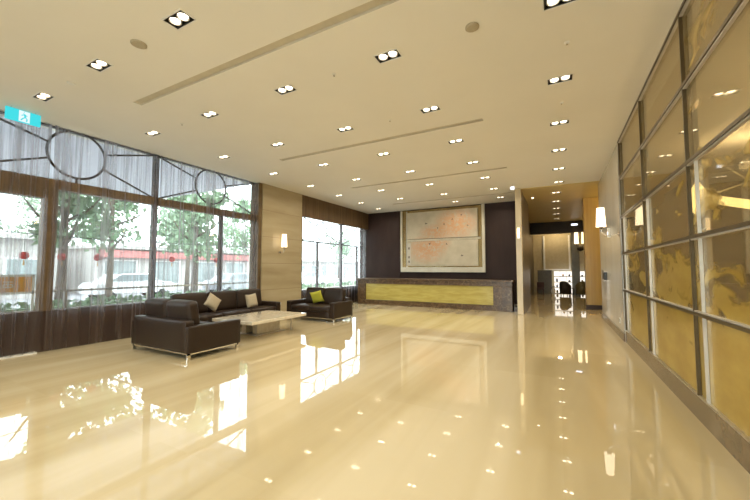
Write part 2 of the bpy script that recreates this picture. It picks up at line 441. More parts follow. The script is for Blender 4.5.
# ------------------------------------------------------------------ downlights
def make_downlight():
    t = thing('recessed_downlight', '', 'ceiling light', group='twin recessed ceiling downlights')
    fr = MB()
    a, b = LX / 2, LY / 2
    for q in ((-a - .014, a + .014, -b - .014, -b), (-a - .014, a + .014, b, b + .014), (-a - .014, -a, -b, b), (a, a + .014, -b, b)):
        fr.box(*q, -.006, 0)
    fr.build('trim_frame', 'white_trim_metal', t)
    hs = MB(); e = .004
    hs.box(-a + .001, a - .001, -b + .001, b - .001, .035, .06)
    hs.box(-a + .001, -a + .012, -b + .001, b - .001, 0, .035).box(a - .012, a - .001, -b + .001, b - .001, 0, .035)
    hs.box(-a + .012, a - .012, -b + .001, -b + .012, 0, .035).box(-a + .012, a - .012, b - .012, b - .001, 0, .035)
    hs.build('housing', 'lamp_black', t)
    for s in (-1, 1):
        l = MB().lathe([(.066, 0), (.066, .03), (.058, .03), (.058, .004)], (s * .068, 0, .005), 20, False, False).build('lamp_ring', 'satin_steel', t, True)
        MB().lathe([(.001, -.012), (.025, -.010), (.043, -.004), (.052, .006), (.052, .012)], (s * .068, 0, .018), 16).build('bulb', 'downlight_bulb', l, True)
    return t
ORD = ['first', 'second', 'third', 'fourth', 'fifth', 'sixth', 'seventh', 'eighth']
LINE = ['line beside the windows', 'second line out from the windows', 'third line out from the windows', 'fourth line out from the windows', 'line nearest the gold glass wall']
proto = make_downlight(); first = True
cnt = {}
def set_light(x, y, z, label):
    global first
    if first:
        proto.location = (x, y, z); proto['label'] = label; first = False
    else: dup(proto, (x, y, z), 0, label)
for ci, ri, x, y in lights:
    k = cnt.get(ci, 0); cnt[ci] = k + 1
    set_light(x, y, H, f'twin recessed downlight, {ORD[k]} from the front in the {LINE[ci]}')
for k, y in enumerate(COR):
    set_light(.02, y, H - .015, f'twin recessed downlight, {ORD[k]} from the front in the gold passage ceiling')

SLN = ['nearest slot', 'second slot from the front', 'third slot from the front', 'faint farthest slot, near the reception desk']
for k, y in enumerate(SLOTY):
    mb = MB(); w = SLOTW / 2 - .001; x0, x1 = SLOTX[0] + .001, SLOTX[1] - .001
    mb.box(x0, x1, y - w, y + w, .03, .05).box(x0, x1, y - w, y - w + .004, .0, .03).box(x0, x1, y + w - .004, y + w, 0, .03)
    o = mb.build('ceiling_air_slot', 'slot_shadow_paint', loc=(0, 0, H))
    tag(o, 'long recessed air slot in the cream ceiling, ' + SLN[k], 'air vent', 'linear ceiling slots')

for (x, y, r, mt, nme, lab) in ((-4.36, 2.13, .085, 'speaker_grille', 'ceiling_speaker', 'round beige ceiling speaker between the two nearest left downlights'),
                          (-.77, 3.73, .075, 'speaker_grille', 'ceiling_speaker', 'round beige ceiling speaker right of the nearest central downlight'),
                          (-6.15, 2.14, .05, 'white_trim_metal', 'smoke_detector', 'small cream smoke detector between two left front downlights')):
    tag(MB().lathe([(r * .8, -.02), (r, -.012), (r, 0)], n=24).build(nme, mt, smooth=False, loc=(x, y, H)), lab, 'speaker' if 'speaker' in nme else 'smoke detector')
for (x, y, lab) in ((.17, 4.53, 'tiny sprinkler head before the nearest full downlight at right'), (.13, 6.18, 'tiny sprinkler head between the second and third right downlights'),
                    (-2.66, 3.76, 'tiny sprinkler head left of the big central downlight'), (-2.61, 5.44, 'tiny sprinkler head between slot ends in mid ceiling'),
                    (-6.08, 3.75, 'tiny sprinkler head between the downlights near the window corner')):
    t = thing('ceiling_sprinkler', lab, 'sprinkler', (x, y, H), group='ceiling sprinkler heads')
    MB().lathe([(.018, -.012), (.03, -.006), (.03, 0)], n=12).build('cover_plate', 'white_trim_metal', t)
    MB().lathe([(.012, -.03), (.012, -.012)], n=8).build('nozzle', 'chrome', t)

# ------------------------------------------------------------------ left wall, windows
SILL, TT, TB = kz(.75), kz(3.15), kz(2.97)
Y0 = -.3
yP0, yP1 = 2.53 * K, 2.71 * K           # post
yM0, yM1 = 4.42 * K, 4.52 * K           # full height mullion
yE = 7.42 * K                           # end of glazing
struct(MB().box(-8.6, -8.2, -4.2, Y0, 0, H).build('wall_left', 'beige_stone_cladding'))
struct(MB().box(-8.55, -8.30, Y0, yE, 0, SILL).build('wall_left_knee', 'knee_wall_brown', bevel=.005))
struct(MB().box(-8.6, -8.1, 7.66, 9.52, 0, H).build('wall_left_pier', 'beige_stone_cladding'))
struct(MB().box(-8.5, -8.14, yE - .02, 7.66, 0, H).build('trim_1', 'brown_frame'))
struct(MB().box(-8.55, -8.30, 9.52, YB, 0, .72).build('wall_left_far_knee', 'knee_wall_brown'))
struct(MB().box(-8.6, -8.45, 9.52, YB, 3.5, H).build('wall_left_far_head', 'cream_wall'))

def pane(mb, y0, y1, z0, z1): mb.box(XW - .006, XW + .006, y0, y1, z0, z1)
def circ(cy, cz, r, n=40): return [(XW + .02, cy + r * math.cos(k * 2 * PI / n), cz + r * math.sin(k * 2 * PI / n)) for k in range(n)]
def window(name, y0, y1, cy, mull, label):
    w = bpy.data.objects.new(name, None); COL.objects.link(w); struct(w)
    w.location = (0, 0, 0)
    f = MB()
    for y in mull: f.box(XW - .05, XW + .05, y - .045, y + .045, SILL, TB)
    f.box(XW - .04, XW + .04, y0, y1, H - .03, H - .002)
    f.build('window_frame', 'dark_bronze', w)
    MB().box(XW - .07, XW + .09, y0, y1, TB, TT).build('transom_beam', 'brown_frame', w, bevel=.006)
    ys = [y0] + list(mull) + [y1]
    for a, b in zip(ys, ys[1:]):
        p = MB(); pane(p, a + .005, b - .005, SILL, TB); p.build('pane', 'clear_window_glass', w)
    p = MB(); pane(p, y0 + .005, y1 - .005, TT, H - .03); p.build('upper_pane', 'clear_window_glass', w)
    cz, r = kz(3.71), .455 * K
    MB().tube(circ(cy, cz, r), .024, 8, closed=True).build('ring_tracery', 'dark_bronze', w, True)
    g = MB()
    for (ya, za) in ((y0 + .03, TT), (y0 + .03, H - .03), (y1 - .03, TT), (y1 - .03, H - .03)):
        d = Vector((0, ya - cy, za - cz)); L = d.length; d.normalize()
        g.tube([(XW + .02, cy + d.y * r, cz + d.z * r), (XW + .02, ya, za)], .021, 6)
    g.tube([(XW + .02, cy, cz + r), (XW + .02, cy, H - .03)], .02, 6).tube([(XW + .02, cy, TT), (XW + .02, cy, cz - r)], .02, 6)
    g.build('diagonal_tracery', 'dark_bronze', w, True)
    return w
c1, c2 = 3.0 * K, 5.905 * K
window('window_1', 1.55 * K, yM0, c1, [], 'front bay')
window('window_2', yM1, yE - .02, c2, [6.24 * K], 'second bay')
# the part beyond the post, towards the camera
w0 = bpy.data.objects.new('window_3', None); COL.objects.link(w0); struct(w0)
p = MB(); pane(p, Y0, 1.55 * K - .05, TT, H - .03); p.build('upper_pane', 'clear_window_glass', w0)
MB().box(XW - .08, XW + .10, Y0, 1.55 * K, kz(2.78), TT).build('transom_beam', 'brown_frame', w0)
MB().box(XW - .04, XW + .04, 1.55 * K - .05, 1.55 * K, TT, H).build('window_frame', 'dark_bronze', w0)
p = MB(); pane(p, Y0, 1.55 * K, SILL, kz(2.78)); p.build('pane', 'clear_window_glass', w0)
struct(MB().box(XW - .08, XW + .102, 1.55 * K, yP0, kz(2.78), TB).build('trim_2', 'brown_frame'))
struct(MB().box(XW - .09, XW + .11, yP0, yP1, SILL, TB).build('trim_3', 'brown_frame', bevel=.006))
struct(MB().box(XW - .06, XW + .06, yM0, yM1, SILL, H).build('trim_4', 'dark_bronze', bevel=.006))
struct(MB().box(-8.30, -8.20, 1.9, 2.57, 0, .025).build('trim_5', 'white_trim_metal'))

# far window
wf = bpy.data.objects.new('window_4', None); COL.objects.link(wf); struct(wf)
f = MB()
for y in (9.75, 12.42, 14.42): f.box(XW - .05, XW + .05, y - .04, y + .04, .72, 3.5)
for y in (10.75, 13.75): f.box(XW - .04, XW + .04, y - .035, y + .035, .72, 2.56)
f.box(XW - .04, XW + .04, 9.6, YB, 2.53, 2.58)
f.build('window_frame', 'dark_bronze', wf)
for a, b in ((9.79, 12.38), (12.46, 14.38)):
    p = MB(); pane(p, a, b, .72, 3.5); p.build('pane', 'clear_window_glass', wf)
for cy, ya, yb in ((10.98, 9.8, 12.38), (13.72, 12.46, 14.38)):
    MB().tube(circ(cy, 3.02, .37, 32), .022, 6, closed=True).build('ring_tracery', 'dark_bronze', wf, True)
    g = MB()
    for q, z in ((ya, 2.58), (ya, 3.48), (yb, 2.58), (yb, 3.48)):
        d = Vector((0, q - cy, z - 3.02)).normalized() * .37
        g.tube([(XW + .02, cy + d.y, 3.02 + d.z), (XW + .02, q, z)], .02, 6)
    g.build('diagonal_tracery', 'dark_bronze', wf, True)

def curtain(name, y0, y1, z0, z1, x, amp, mat, label, pitch=.16, step=.012, seed=1, group=None):
    rnd = random.Random(seed); mb = MB(); bm = mb.bm
    n = int((y1 - y0) / step); prev = None; ph = 0
    lv = [z0, z0 + (z1 - z0) * .35, z0 + (z1 - z0) * .75, z1]
    ph2 = rnd.random() * 6; cols = []
    for i in range(n + 1):
        y = y0 + (y1 - y0) * i / n
        ph += step / pitch * 2 * PI * (.75 + .5 * math.sin(y * 1.7 + ph2) ** 2)
        a = amp * (.55 + .45 * math.sin(y * 2.3 + ph2 * 1.7))
        cols.append([bm.verts.new((x + a * math.sin(ph) * s, y + .012 * math.sin(ph * .5 + j), z)) for j, (z, s) in enumerate(zip(lv, (1.0, .95, .85, .7)))])
    for A, B in zip(cols, cols[1:]):
        for j in range(3): bm.faces.new((A[j], B[j], B[j + 1], A[j + 1]))
    o = mb.build(name, mat, smooth=True)
    return tag(o, label, 'curtain', group)
sg = 'sheer window curtains'
curtain('sheer_curtain', -.25, 2.62, .03, 4.17, -8.17, .04, 'sheer_fabric', 'sheer curtain at the far left, in front of the orange banner', seed=3, group=sg)
curtain('sheer_curtain', 2.64, 4.53, .03, 4.17, -8.17, .04, 'sheer_fabric', 'sheer curtain over the front ring window, left of the tall mullion', seed=4, group=sg)
curtain('sheer_curtain', 4.56, 7.16, .03, 4.17, -8.17, .035, 'sheer_fabric', 'sheer curtain behind the long sofa, right of the tall mullion', seed=5, group=sg)
curtain('sheer_curtain', 7.22, 7.50, .03, 4.17, -8.17, .04, 'sheer_fabric', 'gathered sheer curtain stack against the beige stone pier', pitch=.035, step=.004, seed=6, group=sg)
curtain('sheer_curtain', 9.62, 12.28, .03, 3.40, -8.17, .035, 'sheer_fabric', 'sheer curtain of the far window, half next to the stone pier', seed=8, group=sg)
curtain('sheer_curtain', 12.33, 14.35, .03, 3.40, -8.17, .035, 'sheer_fabric', 'sheer curtain of the far window, half next to the dark back wall', seed=9, group=sg)
mb = MB(); y = 9.54; rnd = random.Random(2)
while y < YB - .03:
    w = .085 + rnd.random() * .02
    mb.box(-8.16, -8.11 + rnd.random() * .008, y, min(y + w, YB - .01), 3.42, H - .003); y += w + .012
mb.box(-8.20, -8.16, 9.54, YB - .01, 3.42, H - .003)
tag(mb.build('slatted_valance', 'wood_slat_valance'), 'brown vertical slatted valance above the far window', 'valance')

# ------------------------------------------------------------------ back wall, reception
struct(MB().box(-8.6, -1.1, YB, YB + .2, 0, H).build('wall_back', 'dark_wood_wall'))
struct(MB().box(-8.05, -6.42, YB - .05, YB, 0, H - .004).build('wall_back_left_panel', 'dark_wood_wall', bevel=.004))
struct(MB().box(-2.58, -1.24, YB - .05, YB, .12, H - .004).build('wall_back_right_panel', 'dark_wood_wall', bevel=.004))
struct(MB().box(-2.58, -1.24, YB - .07, YB, 0, .12).build('baseboard_back', 'white_plaster_stone'))
FX0, FX1 = -1.20, -1.02
struct(MB().box(FX0, FX1, 12.2, 12.42, 0, H - .016).build('wall_passage_end', 'cream_fin_stone', bevel=.006))
struct(MB().box(FX0, FX1, 12.42, 15.6, 0, H - .016).build('wall_passage_side_face', 'bronze_cladding'))
struct(MB().box(-1.56, -1.36, 15.6, 24.5, 0, H - .016).build('wall_passage_left', 'bronze_cladding'))

# desk
t = thing('reception_desk', 'long brown marble reception desk with a glowing yellow front panel', 'reception desk', (-4.6, 12.8, 0))
b = MB()
b.box(-3.12, 3.18, .02, .75, .88, 1.04).box(-3.12, 3.18, .02, .75, .0, .19)
b.box(-3.12, -2.75, .02, .75, .19, .88).box(2.54, 3.18, .02, .75, .19, .88)
b.box(-2.75, 2.54, .12, .75, .19, .88)
b.build('desk_body', 'brown_emperador_marble', t, bevel=.006)
MB().box(-3.20, 3.22, -.04, .80, 1.04, 1.10).build('counter_top', 'brown_emperador_marble', t, bevel=.008)
MB().box(-2.74, 2.53, .07, .12, .195, .875).build('front_panel', 'onyx_panel', t)
for q in (2.80, -3.12): MB().box(q, q + .06, 0, .02, 0, 1.04).build('pilaster', 'brown_emperador_marble', t)
tag(MB().box(-1.40, -1.22, 13.05, 13.6, 0, .16).build('stone_plinth', 'brown_emperador_marble'), 'low dark stone plinth between desk end and stone end wall', 'plinth')

# blossom wall art
t = thing('blossom_wall_art', 'big framed two-panel blossom mural on the wall behind the desk', 'wall art', (-4.46, YB - .03, 2.78))
MB().box(-1.85, 1.85, -.03, .03, -1.38, 1.38).build('mirror_backing', 'bronze_mirror', t)
f = MB()
f.box(-1.88, 1.88, -.12, .03, -1.42, -1.20).box(-1.88, -1.80, -.12, .03, -1.2, 1.38).box(1.76, 1.88, -.12, .03, -1.2, 1.41)
f.build('pale_frame', 'pale_frame', t, bevel=.01)
MB().box(-1.60, -1.57, -.10, -.03, -1.2, 1.34).build('frame_bead', 'satin_steel', t)
MB().rbox(-1.54, 1.60, -.16, -.06, .06, 1.26, .01, n=1).build('upper_panel', 'blossom_mural_stone', t, loc=(0, 0, 0))
MB().rbox(-1.54, 1.60, -.16, -.06, -1.15, -.05, .01, n=1).build('lower_panel', 'blossom_mural_stone', t, loc=(0, 0, 0))
MB().box(-1.6, 1.7, -.10, -.03, -.04, .05).build('divider_rail', 'pale_frame', t)
MB().box(-1.52, -1.36, -.165, -.16, -1.1, -.12).build('inscription_strip', 'white_plaster_stone', t)
def bird(x, z, s, a):
    mb = MB()
    mb.prism([(x + s * (u * math.cos(a) - v * math.sin(a)), z + s * (u * math.sin(a) + v * math.cos(a))) for u, v in ((-1, .1), (-.3, .25), (0, 1), (.25, .2), (1, .0), (.2, -.3), (-.3, -.2))], 'y', -.168, -.161)
    return mb.build('bird_motif', 'bird_ink', t)
for q in ((-.62, .72, .07, .3), (.2, .66, .06, 2), (.95, 1.0, .06, 1), (.55, .85, .05, 4), (-.45, -.18, .07, 1.2), (.3, -.2, .06, 2.4), (.95, -.72, .07, .2), (-.1, .5, .05, 5), (1.2, .55, .05, 3)): bird(*q)
for z in (-.35, -.75, -.95): MB().box(-1.47, -1.41, -.168, -.164, z - .05, z + .05).build('seal_mark', 'bird_ink', t)

# ------------------------------------------------------------------ right side: white wall, gold glass partition
GX = 1.20
struct(MB().box(GX, 1.45, 8.72, 12.8, 0, H).build('wall_right', 'white_plaster_stone'))
struct(MB().box(GX - .03, GX, 8.72, 12.8, 0, .16).build('baseboard_right', 'baseboard_stone'))
gp = thing('glass_partition', 'tall wall of smoked glass panels with gold leaf in dark metal frames', 'glass wall', (GX, 8.60, 0))
PITCH = 2.03; NC = 6
RZ = [.25, 1.06, 1.82, 2.58, 3.39, 4.17]
GY0 = -NC * PITCH
MB().box(-.0, .16, GY0, .06, 0, .235).build('sill', 'baseboard_stone', gp)
MB().box(-.004, .05, GY0, .06, .235, .255).build('sill_rail', 'satin_steel', gp)
for z in RZ[1:]:
    r = MB().box(-.02, .02, GY0, .06, z - .016, z + .016).build('rail', 'frame_bronze', gp)
    dz = .024 if z < 1.5 else -.024
    MB().box(-.008, .02, GY0, .06, z + dz - .007, z + dz + .007).build('steel_strip', 'strip_steel', r)
for k in range(NC + 1):
    y = -k * PITCH
    m_ = MB().box(-.012, .02, y - .011, y + .011, .255, H - .01).build('mullion', 'frame_bronze', gp)
    MB().box(.05, .075, y - .09, y + .09, 2.6, H - .01).build('rear_mullion', 'satin_steel', m_)
    if k < NC: MB().box(-.006, .02, y - .225, y - .208, .255, 2.56).build('steel_strip', 'strip_steel', m_)
MB().box(-.02, .12, .02, .12, .235, H - .01).build('end_jamb', 'satin_steel', gp)
for k in range(NC):
    for a, b in zip(RZ, RZ[1:]):
        MB().box(.022, .034, -(k + 1) * PITCH + .02, -k * PITCH - .02, a + .005, b - .005).build('pane', 'gold_leaf_printed_glass', gp)

# dining room seen through the glass
struct(MB().box(5.6, 5.8, -4.2, 12.3, 0, H).build('wall_dining_far', 'dining_wall'))
struct(MB().box(1.45, 5.6, 12.1, 12.3, 0, H).build('wall_dining_end', 'dining_wall'))
struct(MB().box(XR, 5.8, -4.2, 12.3, H, H + .2).build('ceiling_dining', 'dining_ceiling'))
struct(MB().box(1.45, 5.8, -4.4, -4.2, 0, H).build('wall_dining_rear', 'dining_wall'))
def chandelier(loc, label, R=.75):
    t = thing('ring_chandelier', label, 'chandelier', loc, group='ring chandeliers in the dining room')
    pts = [(R * math.cos(k * PI / 18), R * math.sin(k * PI / 18), 0) for k in range(36)]
    mb = MB()
    A = []
    for (x, y, z) in pts:
        A.append([mb.bm.verts.new((x * s, y * s, zz)) for s, zz in ((1, -.07), (1, .07), (.93, .07), (.93, -.07))])
    for i in range(36):
        P, Q = A[i], A[(i + 1) % 36]
        for j in range(4): mb.bm.faces.new((P[j], Q[j], Q[(j + 1) % 4], P[(j + 1) % 4]))
    mb.build('glowing_ring', 'chandelier_glow', t, True)
    for k in range(3):
        a = k * PI / 3
        MB().tube([(R * .95 * math.cos(a), R * .95 * math.sin(a), .1), (-R * .6 * math.cos(a), -R * .6 * math.sin(a), .55)], .012, 6).build('crossing_rod', 'satin_steel', t)
    MB().tube([(0, 0, .3), (0, 0, H - loc[2])], .012, 6).build('hanging_rod', 'satin_steel', t)
    return t
chandelier((2.75, 7.9, 2.60), 'glowing yellow ring chandelier behind the upper middle glass panels', .58).rotation_euler = (.22, .28, 0)
t = thing('glow_drop', 'glowing drop added for a bright crescent behind the glass beside the ring chandelier', 'pendant lamp', (2.6, 9.3, 2.95))  # added glowing drop, makes a bright crescent behind the glass
MB().lathe([(.03, -.34), (.11, -.25), (.15, -.05), (.12, .18), (.04, .33)], n=18).build('glass_drop', 'chandelier_glow', t, True)
MB().tube([(0, 0, .33), (0, 0, H - 2.95)], .01, 6).build('hanging_rod', 'satin_steel', t)
def dining_chair(loc, rz, label, mat='dark_red_chair'):
    t = thing('dining_chair', label, 'chair', loc, rz, 'dining chairs behind the glass')
    MB().rbox(-.26, .26, -.25, .25, .40, .50, .04, .01, 4).build('seat', mat, t, True)
    MB().rbox(-.26, .26, -.28, -.20, .45, .98, .04, .01, 4).build('backrest', mat, t, True)
    for x in (-.22, .22):
        for y in (-.22, .22): MB().tube([(x, y, 0), (x, y, .41)], .02, 6).build('leg', 'lamp_black', t)
    return t
def dining_table(loc, label):
    t = thing('dining_table', label, 'table', loc, group='dining tables behind the glass')
    MB().lathe([(.7, .70), (.72, .715), (.72, .735), (.7, .75)], n=32).build('table_top', 'cream_marble', t)
    MB().lathe([(.66, .12), (.69, .5), (.7, .70)], n=32, capt=False).build('table_skirt', 'cloth_cream', t, True)
    MB().lathe([(.3, 0), (.3, .03), (.06, .06), (.05, .7)], n=16).build('pedestal', 'dark_bronze', t)
    return t
dining_table((2.9, 7.2, 0), 'round cloth covered table behind the second glass panels')
dining_chair((2.55, 6.15, 0), .2, 'dark red dining chair behind the glass, in front of the round table')
dining_chair((2.05, 7.9, 0), -2.2, 'dark red dining chair tucked at the near side of the round table')
dining_chair((3.8, 8.0, 0), 2.4, 'dark red dining chair on the far side of the round table')
t = thing('flower_vase', 'small red flower vase standing on the round dining table', 'vase', (2.75, 7.05, .752))
MB().lathe([(.05, 0), (.07, .08), (.05, .18), (.03, .22)], n=14).build('vase', 'white_paint', t, True)
for k in range(7):
    a = k * .9
    MB().lathe([(.01, -.04), (.045, 0), (.02, .04)], (.06 * math.cos(a), .06 * math.sin(a), .28 + .03 * (k % 3)), 8).build('bloom', 'item_red', t, True)

# sconces
def sconce(name, label, loc, rz, group, off=.2):
    """local +y points away from the wall; root at the wall plate"""
    t = thing(name, label, 'wall lamp', loc, rz, group)
    MB().lathe([(.05, 0), (.05, .012), (.02, .02)], n=16).build('wall_plate', 'chrome', t).rotation_euler = (-PI / 2, 0, 0)
    MB().tube([(0, .015, 0), (0, off * .4, -.03), (0, off * .75, -.02), (0, off * .97, .05), (0, off, .16)], [.012, .013, .014, .017, .02], 8).build('curved_arm', 'chrome', t, True)
    s = MB().lathe([(.098, 0), (.094, .03), (.074, .40), (.073, .42)], (0, off, .17), 24, True, True).build('lamp_shade', 'sconce_shade', t, True)
    MB().lathe([(.035, -.03), (.045, 0)], (0, off, .165), 12).build('shade_holder', 'dark_bronze', t)
    return t
sconce('wall_sconce', 'glowing tapered wall sconce on the beige stone pier', (-8.1, 8.42, 2.05), -PI / 2, 'tapered wall sconces')
sconce('wall_sconce', 'glowing tapered wall sconce on the white wall at right', (GX, 8.95, 2.26), PI / 2, 'tapered wall sconces', .33)
# small wall fittings
t = thing('wall_outlet', 'small white power outlet low on the beige stone pier', 'outlet', (-8.1, 8.45, .36))
MB().box(0, .008, -.06, .06, -.04, .04).build('face_plate', 'white_trim_metal', t); MB().box(.008, .011, -.03, .03, -.02, .02).build('socket', 'lamp_black', t)
t = thing('wall_outlet', 'small power outlet low on the white wall at right', 'outlet', (GX - .002, 9.3, .36))
MB().box(-.008, 0, -.04, .04, -.06, .06).build('face_plate', 'white_trim_metal', t); MB().box(-.011, -.008, -.015, .015, -.03, .03).build('socket', 'lamp_black', t)
t = thing('wall_phone', 'dark wall phone box mounted on the white wall', 'phone', (GX - .002, 11.5, 1.36))
MB().box(-.07, 0, -.18, .18, -.16, .05).build('phone_body', 'lamp_black', t, bevel=.01); MB().box(-.09, -.07, -.05, .04, -.13, .12).build('handset', 'grey_cabinet', t, bevel=.01)
t = thing('wall_mounted_glare', 'small bright glare on the white wall, added as a glowing box', 'emergency light', (GX - .002, 10.4, 2.42))  # added glowing box stands for a glare on the polished wall
MB().box(-.05, 0, -.06, .06, -.12, .12).build('lamp_body', 'white_trim_metal', t); MB().box(-.056, -.05, -.04, .04, -.08, .02).build('lens', 'emergency_white', t)

# ------------------------------------------------------------------ passage at the back
struct(MB().box(.92, 1.5, 15.0, 15.5, 0, H - .016).build('wall_passage_column', 'gold_column_stone', bevel=.008))
struct(MB().box(.90, 1.52, 14.98, 15.0, 0, .17).build('baseboard_passage', 'knee_wall_brown'))
struct(MB().box(1.5, 1.7, 15.5, 24.5, 0, H - .016).build('wall_passage_right', 'bronze_mirror'))
struct(MB().box(1.5, 4.0, 15.4, 15.6, 0, H - .016).build('wall_passage_side', 'cream_wall'))
struct(MB().box(4.0, 4.2, 12.3, 15.6, 0, H).build('wall_passage_east', 'cream_wall'))
struct(MB().box(-1.36, 1.5, 24.3, 24.5, 0, H - .016).build('wall_passage_far', 'cream_wall'))
struct(MB().box(-1.36, 1.5, 21.8, 22.1, 3.52, H - .016).build('trim_6', 'black_fabric'))
struct(MB().box(.72, 1.12, 22.6, 23.0, 0, H - .016).build('wall_passage_post', 'olive_column'))
t = thing('framed_blind', 'cream blind in a white frame at the end of the passage', 'window blind', (0, 24.25, 2.5))
MB().box(-.68, .62, -.02, .04, -1.0, 1.02).build('blind', 'cream_wall', t)
MB().box(-.78, -.68, -.06, .04, -1.0, 1.1).box(.62, .72, -.06, .04, -1.0, 1.1).box(-.78, .72, -.06, .04, -1.08, -1.0).build('frame', 'white_paint', t)
t = thing('low_cabinet', 'low grey cabinet at the left end of the passage', 'cabinet', (-.74, 23.1, 0))
MB().box(-.34, .42, -.2, .2, .0, 1.38).build('cabinet_body', 'grey_cabinet', t, bevel=.01); MB().box(-.345, .44, -.22, .2, 1.38, 1.43).build('cabinet_top', 'olive_column', t)
MB().box(-.31, .03, -.215, -.2, .1, 1.34).build('cabinet_door', 'grey_cabinet', t); MB().box(.05, .39, -.215, -.2, .1, 1.34).build('cabinet_door', 'grey_cabinet', t)
t = thing('display_shelf', 'brightly lit white display shelf at the end of the passage', 'shelf', (.62, 23.75, 0))
MB().box(-.84, .84, .1, .12, 0, 1.4).build('lit_back', 'lit_shelf_back', t)
for z in (.02, .36, .70, 1.04, 1.38): MB().box(-.84, .84, -.12, .1, z - .02, z + .02).build('shelf_board', 'white_paint', t)
for k in range(6): MB().box(-.84 + k * .332, -.82 + k * .332, -.12, .1, .04, 1.36).build('upright', 'white_paint', t)
rnd = random.Random(5); mats = ['item_red', 'item_blue', 'item_amber', 'lamp_black', 'olive_column']
for r_, z in enumerate((.042, .382, .722, 1.062)):
    for k in range(5):
        if rnd.random() < .2: continue
        x = .62 - .84 + k * .332 + .17; h = .09 + rnd.random() * .13; rr = .04 + rnd.random() * .03
        o = MB().lathe([(rr * .7, 0), (rr, h * .4), (rr * .8, h * .75), (rr * .4, h)], n=10).build('shelf_jar', mats[rnd.randrange(5)], smooth=True, loc=(x, 23.70, z))
        tag(o, f'little jar on the lit shelf, {ORD[r_]} board up, {ORD[k]} bay across', 'jar', 'jars on the lit shelf')
def tub_chair(loc, rz, label, mat):
    t = thing('tub_chair', label, 'chair', loc, rz, 'tub chairs in the passage')
    MB().rbox(-.22, .22, -.22, .22, .12, .42, .05, 0, 4).build('seat', mat, t, True)
    mb = MB(); n = 14; A = []
    for i in range(n + 1):
        a = PI * i / n + PI
        c, s_ = math.cos(a), math.sin(a)
        A.append([mb.bm.verts.new((r * c, r * s_ + .02, z)) for r, z in ((.30, .1), (.31, .82 - .25 * abs(c) ** 3), (.25, .82 - .25 * abs(c) ** 3), (.24, .1))])
    for P, Q in zip(A, A[1:]):
        for j in range(4): mb.bm.faces.new((P[j], Q[j], Q[(j + 1) % 4], P[(j + 1) % 4]))
    mb.bm.faces.new(A[0]); mb.bm.faces.new(A[-1][::-1])
    mb.build('curved_back', mat, t, True)
    for x in (-.17, .17):
        for y in (-.17, .17): MB().tube([(x, y, 0), (x, y, .13)], .015, 6).build('leg', 'lamp_black', t)
    return t
tub_chair((.36, 22.2, 0), -.35, 'dark tub chair left of the olive post at the passage end', 'black_fabric')
tub_chair((1.12, 22.2, 0), .35, 'olive tub chair right of the small dark table in the passage', 'olive_column')
t = thing('side_table', 'small dark low table between the two tub chairs', 'table', (.74, 22.2, 0))
MB().lathe([(.06, .38), (.065, .39), (.065, .41)], n=20).build('table_top', 'black_fabric', t); MB().lathe([(.07, 0), (.02, .02), (.02, .38)], n=12).build('pedestal', 'lamp_black', t)
t = thing('side_chair', 'dark red side chair in front of the grey passage cabinet', 'chair', (-.92, 22.4, 0), PI)
MB().rbox(-.19, .19, -.19, .19, .30, .38, .03, 0, 3).build('seat', 'dark_red_chair', t, True)
MB().rbox(-.19, .19, -.21, -.16, .30, .72, .03, 0, 3).build('backrest', 'dark_red_chair', t, True)
for x in (-.16, .16):
    for y in (-.16, .16): MB().tube([(x, y, 0), (x, y, .31)], .018, 6).build('leg', 'dark_red_chair', t)
t = thing('white_urn', 'small white urn on the floor beside the grey passage cabinet', 'urn', (-.25, 22.5, 0))
MB().lathe([(.07, 0), (.06, .03), (.12, .2), (.10, .33), (.06, .38), (.08, .42)], n=16).build('urn_body', 'white_paint', t, True)
MB().lathe([(.055, 0), (.10, .05), (.03, .12)], (0, 0, .42), 12).build('flower_head', 'white_paint', t, True)
t = thing('twin_wall_lamp', 'twin shade wall lamp glowing at the right end of the passage', 'wall lamp', (1.12, 21.6, 2.88))
for s in (-1, 1):
    MB().lathe([(.11, 0), (.09, .62)], (s * .17, 0, 0), 16).build('lamp_shade', 'sconce_shade_far', t, True)
    MB().tube([(s * .17, 0, 0), (s * .17, 0, -.12), (0, 0, -.2)], .02, 6).build('arm', 'dark_bronze', t)
MB().lathe([(.02, -.42), (.16, -.36), (.17, -.2), (.03, -.14)], n=16).build('lamp_body', 'dark_bronze', t, True)
MB().box(-.03, .38, -.02, .02, -.30, -.25).build('wall_bracket', 'dark_bronze', t)
t = thing('round_spotlight', 'single small round spotlight at the front of the gold passage ceiling', 'ceiling light', (-.76, 14.0, H - .015))
MB().lathe([(.055, -.006), (.055, 0)], n=20).build('trim_ring', 'white_trim_metal', t); MB().lathe([(.035, -.012), (.035, -.006)], n=16).build('bulb', 'downlight_bulb', t)
t = thing('emergency_sign', 'small bright emergency light under the ceiling at the stone end wall', 'emergency light', (-1.2, 11.5, H - .13))
MB().box(-.08, .08, -.02, .02, -.06, .06).build('sign_body', 'white_trim_metal', t); MB().box(-.05, .05, -.026, -.02, -.04, .04).build('lens', 'emergency_white', t); MB().tube([(0, 0, .06), (0, 0, .13)], .008, 6).build('hanging_rod', 'chrome', t)
t = thing('emergency_sign', 'small bright emergency light before the dark beam in the passage', 'emergency light', (.86, 21.2, H - .3))
MB().box(-.16, .16, -.02, .02, -.06, .06).build('sign_body', 'white_trim_metal', t); MB().box(-.14, .14, -.026, -.02, -.04, .04).build('lens', 'emergency_white', t); MB().tube([(0, 0, .06), (0, 0, .284)], .008, 6).build('hanging_rod', 'chrome', t)
t = thing('stone_wall_glow', 'small added glow on the narrow stone end wall', 'wall lamp', (-1.11, 12.2, 2.7))  # glowing shape added to give the bright spot on the stone
